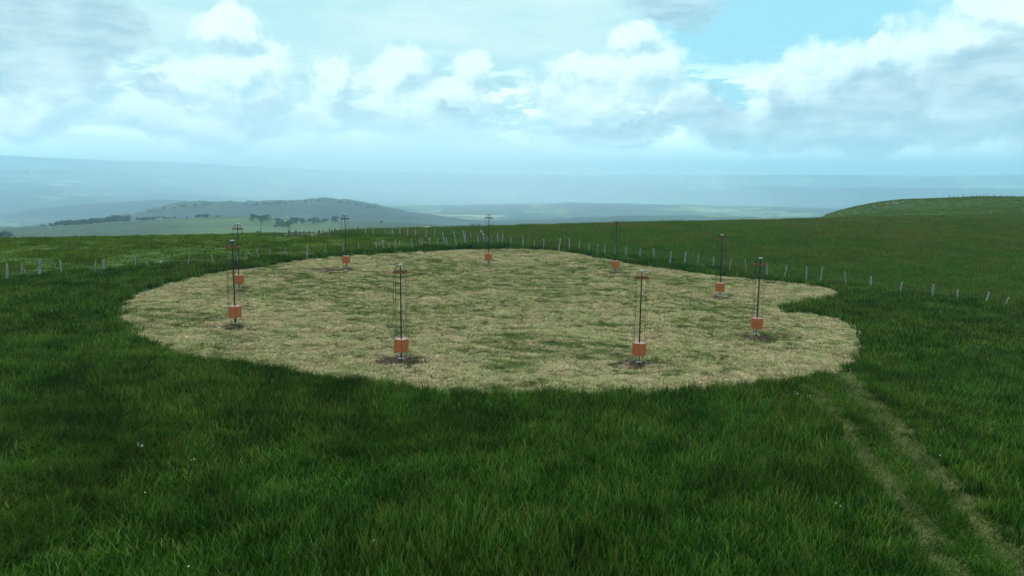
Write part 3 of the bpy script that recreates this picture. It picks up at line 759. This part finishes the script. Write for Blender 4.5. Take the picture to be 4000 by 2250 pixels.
for i, px in enumerate(np.r_[np.arange(232, 352, 7.5), np.arange(352, 425, 9), np.arange(425, 500, 9), np.arange(540, 610, 9)]):
    py = np.interp(px, [230, 300, 345, 420, 500, 610], [879, 877, 871, 866, 861, 853]); hh = np.interp(px, [230, 300, 420, 450, 500, 540, 610], [17, 19, 19, 24, 20, 13, 12])*random.uniform(.8, 1.15)
    tree(px+random.uniform(-2, 2), py+2, hh, nth(i+1)+' dark tree from the left in the long row along the moor hill crest', gp, random.uniform(.9, 1.25))
for px, py, hh, lab in ((641,852,15,'taller lone tree on the moor hill crest right of the long tree row'),(664,851,8,'low bush-like tree right of the taller crest tree'),(683,851,8,'low bush-like tree farther right of the taller crest tree'),
    (730,850,7,'tiny tree alone on the smooth part of the hill crest'),(850,850,9,'small tree alone near the highest point of the hill crest')): tree(px, py, hh, lab, gp, 1.1)
for i, px in enumerate((772, 781, 790, 799, 808)): tree(px, 849, random.uniform(12, 15), nth(i+1)+' tree from the left in the tight clump on the moor hill top', gp, 1.15)
gm = 'round trees on the hazy slope behind the ridge'
for px, py, hh, lab in ((991,867,29,'left tree of the hazy trio on the pale green slope'),(1012,867,24,'middle tree of the hazy trio on the pale green slope'),(1043,869,31,'right, broadest tree of the hazy trio on the pale green slope'),
    (1180,875,25,'hazy round tree just right of the dark plantation'),(1222,876,29,'hazy round tree standing clear, second right of the plantation'),(1265,872,22,'faint tree third right of the plantation'),(1311,870,27,'faint broad tree just left of the third mast top'),
    (1010,917,17,'small dark tree low on the slope left of the tall stick'),(384,915,6,'tiny bush low on the dark moor slope'),(538,922,10,'bush just above the pasture skyline, left of centre slope'),(612,924,9,'bush just above the pasture skyline nearer the left masts'),
    (1490,872,10,'faint small tree behind the ridge fence'),(1870,884,12,'faint tree left of the farthest mast'),(1847,885,13,'faintest tree left of the farthest mast'),(950,915,9,'small bush behind the pasture skyline near the leaning stick')):
    tree(px, py, hh, lab, gm, 1.15)
for i in range(26):
    px = random.uniform(1080, 1158); py = random.uniform(866, 893) if px < 1130 else random.uniform(866, 878)
    tree(px, py, random.uniform(15, 21), 'dense dark tree of the block plantation on the hazy slope', 'plantation trees on the hazy slope', .75)
for px, py, hh, lab in ((8,931,26,'tallest dark tree of the clump at the left picture edge'),(20,930,24,'second dark tree of the clump at the left picture edge'),(32,931,16,'rightmost, lower tree of the clump at the left picture edge'),(-8,931,24,'dark tree cut in half by the left picture edge')): tree(px, py, hh, lab, 'trees of the clump at the left edge', 1.2)
for i in range(60):
    px = random.uniform(520, 1480); py = np.interp(px, [500,620,700,800,1000,1100,1270,1350,1480], [850,822,806,800,800,795,784,792,815])+4
    if 880 < px < 960 and i % 2: continue
    tree(px, py, random.uniform(6, 11), ('tiny hazy tree on the left, rising part of the wooded crest behind the moor hill' if px < 800 else 'tiny hazy tree on the flat middle of the wooded crest behind the moor hill' if px < 1180 else 'tiny hazy tree on the right end of the wooded crest behind the moor hill'), 'trees on the crest of the wooded rise', 1.3, 1400, 1720)

# ------------------------------------------------------------------ far farmhouses, tracks, bird
def house(px, py, wpx, label, r0=3200, r1=4500):
    x, y, z, r = far_at(px, py, r0, r1); s = wpx*r/F
    t = empty('farmhouse', (x, y, z)); t.rotation_euler = (0, 0, random.uniform(-.5, .5)); tag(t, label, 'house', 'pale houses of the far valley')
    b = MB(); b.box((0, 0, s*.2), (s, s*.6, s*.5)); b.obj('wall', M_wall, t)
    h0, h1, a, c = s*.45, s*.75, s*.53, s*.34
    b = MB(); b.add([(-a, -c, h0), (a, -c, h0), (a, c, h0), (-a, c, h0), (-a, 0, h1), (a, 0, h1)], [(0, 1, 5, 4), (2, 3, 4, 5), (0, 4, 3), (1, 2, 5), (0, 3, 2, 1)]); b.obj('roof', M_roof, t)
for px, py, wd, lab in ((208,706,6,'leftmost pale speck house in the hazy valley village'),(222,710,5,'tiny pale house second from left in the valley village'),(238,712,7,'widest pale house in the valley village'),
    (258,715,6,'pale house right of the widest one in the valley village'),(283,714,8,'brightest white house at the right end of the valley village'),(302,712,5,'small pale house beyond the right end of the village'),
    (264,750,5,'single pale house below the village in the haze'),(195,892,5,'white speck shed on the dark moor slope'),(2407,795,7,'single pale house far right of the rain haze')):
    house(px, py, wd, lab) if px != 195 else house(px, py, wd, lab, 560, 1100)
def farroad(pts, r0, r1, wd, label):
    V = []; Fc = []
    Q = [far_at(px, py, r0, r1)[:3] for px, py in pts]; Q = [Vector(q) for q in Q]
    for i, p in enumerate(Q):
        t = (Q[min(i+1, len(Q)-1)]-Q[max(0, i-1)]); t.z = 0; t.normalize(); n = Vector((-t.y, t.x, 0))
        V += [p+n*wd+Vector((0, 0, .5)), p-n*wd+Vector((0, 0, .5))]
    for i in range(len(Q)-1): Fc.append((2*i, 2*i+1, 2*i+3, 2*i+2))
    o = mesh_obj('road', V, Fc, M_road); tag(o, kind='structure')
farroad([(1664,886),(1670,888),(1676,891),(1682,895),(1688,900)], 560, 1000, 3.5, '')
farroad([(2210,845),(2214,842),(2222,840),(2232,838)], 1200, 1700, 5, '')
b = MB(); b.tube([(-.18, 0, 0), (0, 0, 0), (.14, 0, 0), (.2, 0, 0)], [.01, .06, .045, .012], 6); b.add([(-.05, 0, .03), (.08, 0, .03), (.0, .42, .14), (-.07, .40, .13), (-.05, 0, .05), (.08, 0, .05)], [(0, 1, 2, 3), (4, 3, 2, 5)])
b.add([(-.05, 0, .03), (.08, 0, .03), (.0, -.42, .14), (-.07, -.40, .13), (-.05, 0, .05), (.08, 0, .05)], [(0, 3, 2, 1), (4, 5, 2, 3)])
o = b.obj('bird', M_bird); o.location = at(103, 670, 180); tag(o, 'tiny black bird flying over the hazy valley at far left', 'bird')

# ------------------------------------------------------------------ grass and hay
SRC = bpy.data.collections.new('blade_sources')
def tuft(name, n, patch, L, wd, cols, m, lie=0., seed=0, heads=0., seg=3, curve=.5, zr=0.):
    """one clump of curved, tapering blades; lie = how far the blades are laid over"""
    r = np.random.default_rng(seed); V = []; Fc = []; C = []
    for i in range(n):
        rad = patch*math.sqrt(r.random()); a = r.random()*6.283; bx, by = rad*math.cos(a), rad*math.sin(a)
        h = r.random()*6.283; d = np.array([math.cos(h), math.sin(h), 0]); sd_ = np.array([-d[1], d[0], 0])
        l = r.uniform(*L); w_ = r.uniform(*wd); head = r.random() < heads
        lean = r.uniform(.05, .35)+lie*r.uniform(.7, 1.); c = np.array(cols[r.integers(len(cols))])*r.uniform(.75, 1.25)
        if head: l *= 1.22; w_ *= .45; lean *= .5; c = np.array((.13, .075, .03) if r.random() < .2 else (.12, .17, .05))*r.uniform(.7, 1.2)
        p = np.array([bx, by, r.uniform(0, zr)]); ang = lean; k = len(V)
        for s in range(seg+1):
            t = s/seg; ww = w_*(1-t**1.6)*.5+w_*.04
            if head: ww = w_*.25 if t < .6 else w_*.95*(1-(t-.8)**2*12 if t < 1 else .3)
            V += [p-sd_*ww, p+sd_*ww]; C += [(*c, 1)]*2
            ang = lean+curve*t*(1.2 if lie < .5 else .25); st = l/seg
            p = p+st*(d*math.sin(ang)+np.array([0, 0, math.cos(ang)]))
        for s in range(seg): Fc.append((k+2*s, k+2*s+1, k+2*s+3, k+2*s+2))
    me = bpy.data.meshes.new(name); me.from_pydata([tuple(map(float, v)) for v in V], [], Fc); me.materials.append(m)
    ca = me.color_attributes.new('Col', 'FLOAT_COLOR', 'POINT'); ca.data.foreach_set('color', np.array(C, np.float32).ravel())
    o = bpy.data.objects.new(name, me); o['kind'] = 'stuff'; return o
GREEN = [(.022, .090, .006), (.010, .045, .004), (.040, .120, .008), (.075, .22, .035), (.014, .080, .012), (.085, .19, .014), (.010, .055, .005), (.13, .27, .09)]
HAY = [(.56, .48, .31), (.48, .42, .25), (.64, .55, .38), (.40, .39, .18), (.24, .30, .09), (.52, .43, .29), (.60, .51, .34), (.36, .25, .17), (.20, .17, .10)]
SHORT = [(.15, .20, .055), (.20, .25, .08), (.11, .17, .04), (.28, .28, .13)]
LAID = [(.030, .10, .014), (.014, .055, .007), (.055, .14, .024), (.10, .16, .04), (.018, .06, .009)]
PAST = [(.075, .13, .013), (.105, .165, .014), (.045, .09, .008), (.14, .19, .022)]
BROWN = [(.045, .12, .012), (.065, .13, .015), (.12, .105, .03), (.055, .135, .014), (.04, .12, .014)]
def col_of(name, objs):
    c = bpy.data.collections.new(name); [c.objects.link(o) for o in objs]; return c
kinds = {
 'tall': (col_of('k_tall', [tuft('grass_blades', 95, .36, (.30, .62), (.016, .034), GREEN, M_tall, 0, s, .07, 4, .7) for s in range(4)]), 'meadow_grass', 'tall'),
 'mid': (col_of('k_mid', [tuft('grass_blades', 120, .60, (.28, .58), (.026, .050), GREEN, M_tall, 0, s+10, .08, 3, .7) for s in range(4)]), 'meadow_grass', 'mid'),
 'laid': (col_of('k_laid', [tuft('grass_blades', 120, .45, (.30, .60), (.012, .022), LAID, M_tall, .95, s+20, 0, 4, .5, .10) for s in range(4)]), 'flattened_grass', 'laid'),
 'trackstraw': (col_of('k_track', [tuft('grass_blades', 110, .40, (.10, .35), (.012, .024), [(.19, .19, .08), (.13, .18, .05), (.24, .22, .11), (.07, .13, .03)], M_short, 1.1, s+70, 0, 2, .5, .06) for s in range(4)]), 'wheel_track_straw', 'ts'),
 'hay': (col_of('k_hay', [tuft('hay_straws', 80, .32, (.08, .24), (.014, .028), HAY, M_hay, 1.2, s+30, 0, 2, .5, .06) for s in range(6)]), 'cut_hay', 'hay'),
 'short': (col_of('k_short', [tuft('grass_blades', 90, .35, (.05, .15), (.012, .022), SHORT, M_short, .25, s+40, 0, 2, .5) for s in range(3)]), 'stubble_grass', 'short'),
 'past': (col_of('k_past', [tuft('grass_blades', 150, 1.0, (.08, .22), (.035, .07), PAST, M_past, .35, s+50, 0, 2, .5) for s in range(4)]), 'pasture_grass', 'past'),
 'brown': (col_of('k_brown', [tuft('grass_blades', 170, 1.1, (.22, .50), (.035, .065), BROWN, M_brown, .1, s+60, .12, 2, .6) for s in range(4)]), 'rough_field_grass', 'brown')}
pts = {k: [] for k in kinds}
def jit(x0, x1, y0, y1, s, wedge=.74, pad=5):
    X, Y = np.meshgrid(np.arange(x0, x1, s), np.arange(y0, y1, s)); X = X.ravel()+rng.uniform(-.5, .5, X.size)*s; Y = Y.ravel()+rng.uniform(-.5, .5, Y.size)*s
    k = np.abs(X) < wedge*np.maximum(Y, 0)+pad; return X[k], Y[k]
def put(kind, x, y, scale, tilt=0., head=None, dz=-.02, zs=None):
    n = len(x)
    if not n: return
    z = G(x, y)+relief(x, y)+dz
    rz = rng.uniform(0, 6.283, n) if head is None else head
    pts[kind].append(np.c_[x, y, z, np.broadcast_to(tilt, n)*np.ones(n), rz, np.broadcast_to(scale, n)*np.ones(n), (np.broadcast_to(scale, n)*np.ones(n) if zs is None else zs)])
def wind(x, y): return fbm(x*.05+9, y*.05, 2)*6.283*1.4
# tall meadow grass in front of and beside the disc
for (y0, y1, s, kd) in ((9, 40, .40, 'tall'), (40, 96, .66, 'mid')):
    x, y = jit(-75, 75, y0, y1, s)
    d, tr, pa, br, hg = masks(x, y); ok = (d+rng.normal(0, .16, len(x)) > .32) & (tr > .05) & (pa+br+hg < .4)
    x, y, d, tr = x[ok], y[ok], d[ok], tr[ok]
    big = fbm(x*.16+3, y*.16, 3); fn = fbm(x*.7, y*.7, 3)
    lodged = sst(fbm(x*.22+40, y*.22+7, 3), .56, .66)*sst(x, 4, -10)
    zs = np.maximum(.35, .46+1.1*big+.7*(fn-.5))*(1-.45*lodged)
    put(kd, x, y, 1., lodged*.75+rng.uniform(0, .14, len(x)), np.where(rng.random(len(x)) < .3+lodged*.65, wind(x, y)+rng.normal(0, .35, len(x)), rng.uniform(0, 6.283, len(x))), zs=zs)
    lo = lodged > .25; put('laid', x[lo], y[lo], 1.05, rng.uniform(0, .3, lo.sum()), wind(x[lo], y[lo])+rng.normal(0, .4, lo.sum()), zs=rng.uniform(.8, 1.5, lo.sum()), dz=.06)
# track
x, y = jit(5, 40, 8, 45, .36); d, tr, *_ = masks(x, y); ok = (tr < .2) & (d > -.2); x, y = x[ok], y[ok]
e1, e2 = sdf(x, y, S1, False), sdf(x, y, S2, False); on = np.minimum((e1+(fbm(x*1.3, y*1.3, 2)-.45)*.5)/.70, (e2+(fbm(x*1.3, y*1.3, 2)-.45)*.5)/.76) < 1
hd = math.atan2(-1, .5)+rng.normal(0, .5, len(x))
put('laid', x[~on], y[~on], 1., rng.uniform(.1, .5, (~on).sum()), hd[~on], zs=rng.uniform(.5, 1., (~on).sum()))
pk = rng.random(on.sum()) < .82; put('trackstraw', x[on][pk], y[on][pk], .9, .1, hd[on][pk], dz=.0); put('laid', x[on][~pk], y[on][~pk], .7, .3, hd[on][~pk], zs=np.full((~pk).sum(), .4)); put('laid', x[on][::3], y[on][::3], .7, .5, hd[on][::3], zs=np.full(len(x[on][::3]), .4))
c_ = (~on) & (e1 > .55) & (e2 > .55) & (fbm(x*.6, y*.6, 2) > .32)
put('tall', x[c_][::2], y[c_][::2], .9, .35, hd[c_][::2], zs=rng.uniform(.35, .8, len(x[c_][::2])))
# hay over the disc: raked lines and clumps
x, y = jit(-40, 40, 30, 96, .27); d, tr, *_ = masks(x, y); di = dirt_at(x, y)
ok = (d < .15) & (rng.random(len(x)) > di*.93); x, y = x[ok], y[ok]
cl_ = fbm(x*1.1+y*.3, y*3.0, 3); gpatch = fbm(x*.13+60, y*.22, 4)
cen = np.exp(-(((x-2)/13)**2+((y-64)/9)**2))
keep = cl_+rng.normal(0, .05, len(x))-.20*sst(gpatch+.22*cen, .50, .66) > .30
put('hay', x[keep], y[keep], rng.uniform(.75, 1.15, keep.sum()), rng.uniform(0, .22, keep.sum()), zs=(.35+2.6*np.clip(cl_[keep]-.38, 0, 1)), dz=.0)
g = ~keep | ((gpatch+.2*cen > .57) & (rng.random(len(x)) < .6))
put('short', x[g], y[g], 1., .1, zs=rng.uniform(.6, 1.4, g.sum())); 
x, y = jit(-40, 40, 30, 96, .38); d, tr, *_ = masks(x, y); gp_ = fbm(x*.13+60, y*.22, 4)+.15*np.exp(-(((x-2)/13)**2+((y-64)/9)**2)); ok = (d < -.1) & (fbm(x*1.2, y*2.6, 3)+.45*(gp_-.5) > .675) & (rng.random(len(x)) < .8); put('laid', x[ok], y[ok], rng.uniform(.35, .65, ok.sum()), .25, zs=rng.uniform(.2, .5, ok.sum()))
# beyond the fence
x, y = jit(-110, 40, 55, 128, .95, .80, 8); d, tr, pa, br, hg = masks(x, y); ok = pa > .5
x, y = x[ok], y[ok]; q_ = fbm(x*.5, y*.5, 3); put('past', x, y, 1., .1, zs=(.55+1.6*sst(q_, .5, .68))*np.where(y > 98, .6, 1))
x, y = jit(-25, 190, 55, 206, 1.05, .80, 8); d, tr, pa, br, hg = masks(x, y); ok = br > .4
x, y = x[ok], y[ok]; put('brown', x, y, 1., rng.uniform(0, .2, len(x)), zs=.6+.9*fbm(x*.3, y*.3, 3))
x, y = jit(50, 260, 204, 330, 1.45, .80, 8); ok = x > 62; x, y = x[ok], y[ok]; put('past', x, y, 1.3, .1, zs=rng.uniform(.6, 1.3, len(x)))
labels = {'tall': ('tall dark green meadow grass with a few seed heads in the foreground', 'grass'), 'mid': ('tall meadow grass round the sides and back of the mown disc', 'grass'),
    'laid': ('flattened grass along the wheel track leaving the disc', 'grass'), 'hay': ('pale cut hay strewn over the mown disc', 'hay'), 'trackstraw': ('dull straw pressed into the two wheel tracks', 'straw'), 'short': ('short green stubble showing through the hay', 'grass'),
    'past': ('short bright pasture grass beyond the front fence', 'grass'), 'brown': ('brownish rough grass on the field right of the ridge fence', 'grass')}
def gn_scatter(name, arr, coll):
    me = bpy.data.meshes.new(name); me.vertices.add(len(arr)); me.vertices.foreach_set('co', arr[:, :3].astype(np.float32).ravel())
    rot = np.c_[arr[:, 3], np.zeros(len(arr)), arr[:, 4]]; scl = np.c_[arr[:, 5], arr[:, 5], arr[:, 6]]
    for nm, v in (('rot', rot), ('scl', scl)):
        a = me.attributes.new(nm, 'FLOAT_VECTOR', 'POINT'); a.data.foreach_set('vector', v.astype(np.float32).ravel())
    a = me.attributes.new('pick', 'INT', 'POINT'); a.data.foreach_set('value', rng.integers(0, 1000, len(arr)).astype(np.int32))
    o = bpy.data.objects.new(name, me); COL.objects.link(o)
    g = bpy.data.node_groups.new('scatter_'+name, 'GeometryNodeTree')
    g.interface.new_socket('Geometry', in_out='INPUT', socket_type='NodeSocketGeometry'); g.interface.new_socket('Geometry', in_out='OUTPUT', socket_type='NodeSocketGeometry')
    N = g.nodes.new; gi = N('NodeGroupInput'); go = N('NodeGroupOutput'); ip = N('GeometryNodeInstanceOnPoints'); ci = N('GeometryNodeCollectionInfo')
    ci.inputs['Collection'].default_value = coll; ci.inputs['Separate Children'].default_value = True; ci.inputs['Reset Children'].default_value = True
    g.links.new(gi.outputs[0], ip.inputs['Points']); g.links.new(ci.outputs[0], ip.inputs['Instance']); ip.inputs['Pick Instance'].default_value = True
    for nm, dt, sk in (('rot', 'FLOAT_VECTOR', 'Rotation'), ('scl', 'FLOAT_VECTOR', 'Scale'), ('pick', 'INT', 'Instance Index')):
        na = N('GeometryNodeInputNamedAttribute'); na.data_type = dt; na.inputs['Name'].default_value = nm; g.links.new(na.outputs[0], ip.inputs[sk])
    g.links.new(ip.outputs[0], go.inputs[0])
    md = o.modifiers.new('scatter', 'NODES'); md.node_group = g
    return o
for k, (coll, nm, _) in kinds.items():
    if not pts[k]: continue
    arr = np.vstack(pts[k]); print(k, len(arr))
    o = gn_scatter(nm, arr, coll); tag(o, labels[k][0], labels[k][1], kind='stuff')

# loose soil on the scuffed patches
V = []; Fc = []
bm = bmesh.new()
for (px, py, rx, ry), c in zip(dirts, DH):
    for i in range(int(150*rx*ry)):
        a = random.uniform(0, 6.28); q = math.sqrt(random.random())*1.1; x, y = c[0]+rx*q*math.cos(a), c[1]+ry*q*math.sin(a)
        s = random.uniform(.02, .06); r_ = bmesh.ops.create_icosphere(bm, subdivisions=1, radius=s)
        z = float(c[2])+PA*(x-c[0])+PB*(y-c[1])+s*.3
        for v in r_['verts']: v.co = Vector((v.co.x*random.uniform(.8, 1.5)+x, v.co.y*random.uniform(.8, 1.5)+y, v.co.z*.7+z))
me = bpy.data.meshes.new('loose_soil'); bm.to_mesh(me); bm.free(); me.materials.append(M_soil)
o = bpy.data.objects.new('loose_soil', me); COL.objects.link(o); tag(o, 'crumbs of dark loose soil on the scuffed patches at the mast feet', 'soil', kind='stuff')
# white meadow flowers
M_petal = plain('petals', rgb(.62, .66, .60), rgb(.8, .82, .78), 9)
x, y = jit(-45, 45, 14, 80, .9); d, tr, pa, br, hg = masks(x, y); ok = (d > .5) & (pa+br+hg < .4) & (rng.random(len(x)) < .018+.03*(fbm(x*.4, y*.4, 2) > .6)); x, y = x[ok], y[ok]; z = G(x, y)
m_ = MB()
for i in range(len(x)):
    for k in range(random.choice((1, 1, 2, 4))):
        cx, cy, cz = x[i]+random.uniform(-.2, .2), y[i]+random.uniform(-.2, .2), z[i]+random.uniform(.48, .62); s = random.uniform(.012, .024)
        V = [(cx, cy, cz+s*.5)]+[(cx+s*math.cos(j*1.0472), cy+s*math.sin(j*1.0472), cz) for j in range(6)]+[(cx, cy, cz-s*.4)]
        m_.add(V, [(0, j+1, (j+1) % 6+1) for j in range(6)]+[(7, (j+1) % 6+1, j+1) for j in range(6)])
o = m_.obj('meadow_flowers', M_petal); tag(o, 'tiny white flower heads scattered through the tall meadow grass', 'flowers', kind='stuff')

# ------------------------------------------------------------------ the air
HZ = 0.00018
b = MB(); top = 60.; bot = float(min(LZ.min(), GZ.min()))-1.; x0, x1, y0, y1 = -24000, 24000, -4000, 24000
V = [(x, y, z) for x in (x0, x1) for y in (y0, y1) for z in (bot, max(top, float(LZ.max())+6))]
b.add(V, [(0,1,3,2),(4,6,7,5),(0,4,5,1),(2,3,7,6),(0,2,6,4),(1,5,7,3)])
hm = bpy.data.materials.new('haze'); hm.use_nodes = True; q = NT(hm.node_tree); q.n.clear()
pv = q.n.new('ShaderNodeVolumePrincipled'); pv.inputs['Density'].default_value = HZ; pv.inputs['Color'].default_value = (.50, .78, .95, 1); pv.inputs['Anisotropy'].default_value = .3
q.l.new(pv.outputs[0], q.n.new('ShaderNodeOutputMaterial').inputs['Volume'])
hz = b.obj('haze', hm); tag(hz, kind='stuff', label='pale blue haze filling the air over the valley', cat='haze')
for k, (rx_, ry_, rz_, dn_) in enumerate(((2900, 1700, 430, .00009), (2200, 1300, 350, .00012), (1400, 900, 260, .00018))):
    bm = bmesh.new(); bmesh.ops.create_icosphere(bm, subdivisions=5, radius=1)
    for v in bm.verts: v.co = Vector((v.co.x*rx_, v.co.y*ry_, v.co.z*rz_))
    me = bpy.data.meshes.new('rain_shower'); bm.to_mesh(me); bm.free()
    rm = bpy.data.materials.new('rain'); rm.use_nodes = True; q = NT(rm.node_tree); q.n.clear()
    pv = q.n.new('ShaderNodeVolumePrincipled'); pv.inputs['Density'].default_value = dn_; pv.inputs['Color'].default_value = (.86, .96, 1, 1); pv.inputs['Anisotropy'].default_value = .3
    q.l.new(pv.outputs[0], q.n.new('ShaderNodeOutputMaterial').inputs['Volume']); me.materials.append(rm)
    o = bpy.data.objects.new('rain_shower', me); COL.objects.link(o); o.location = (-640+k*80, 4600+k*23, 20+k*9); o.rotation_euler = (0, R(7), 0)
    tag(o, 'pale veil of falling rain hanging over the middle of the valley', 'rain', kind='stuff')
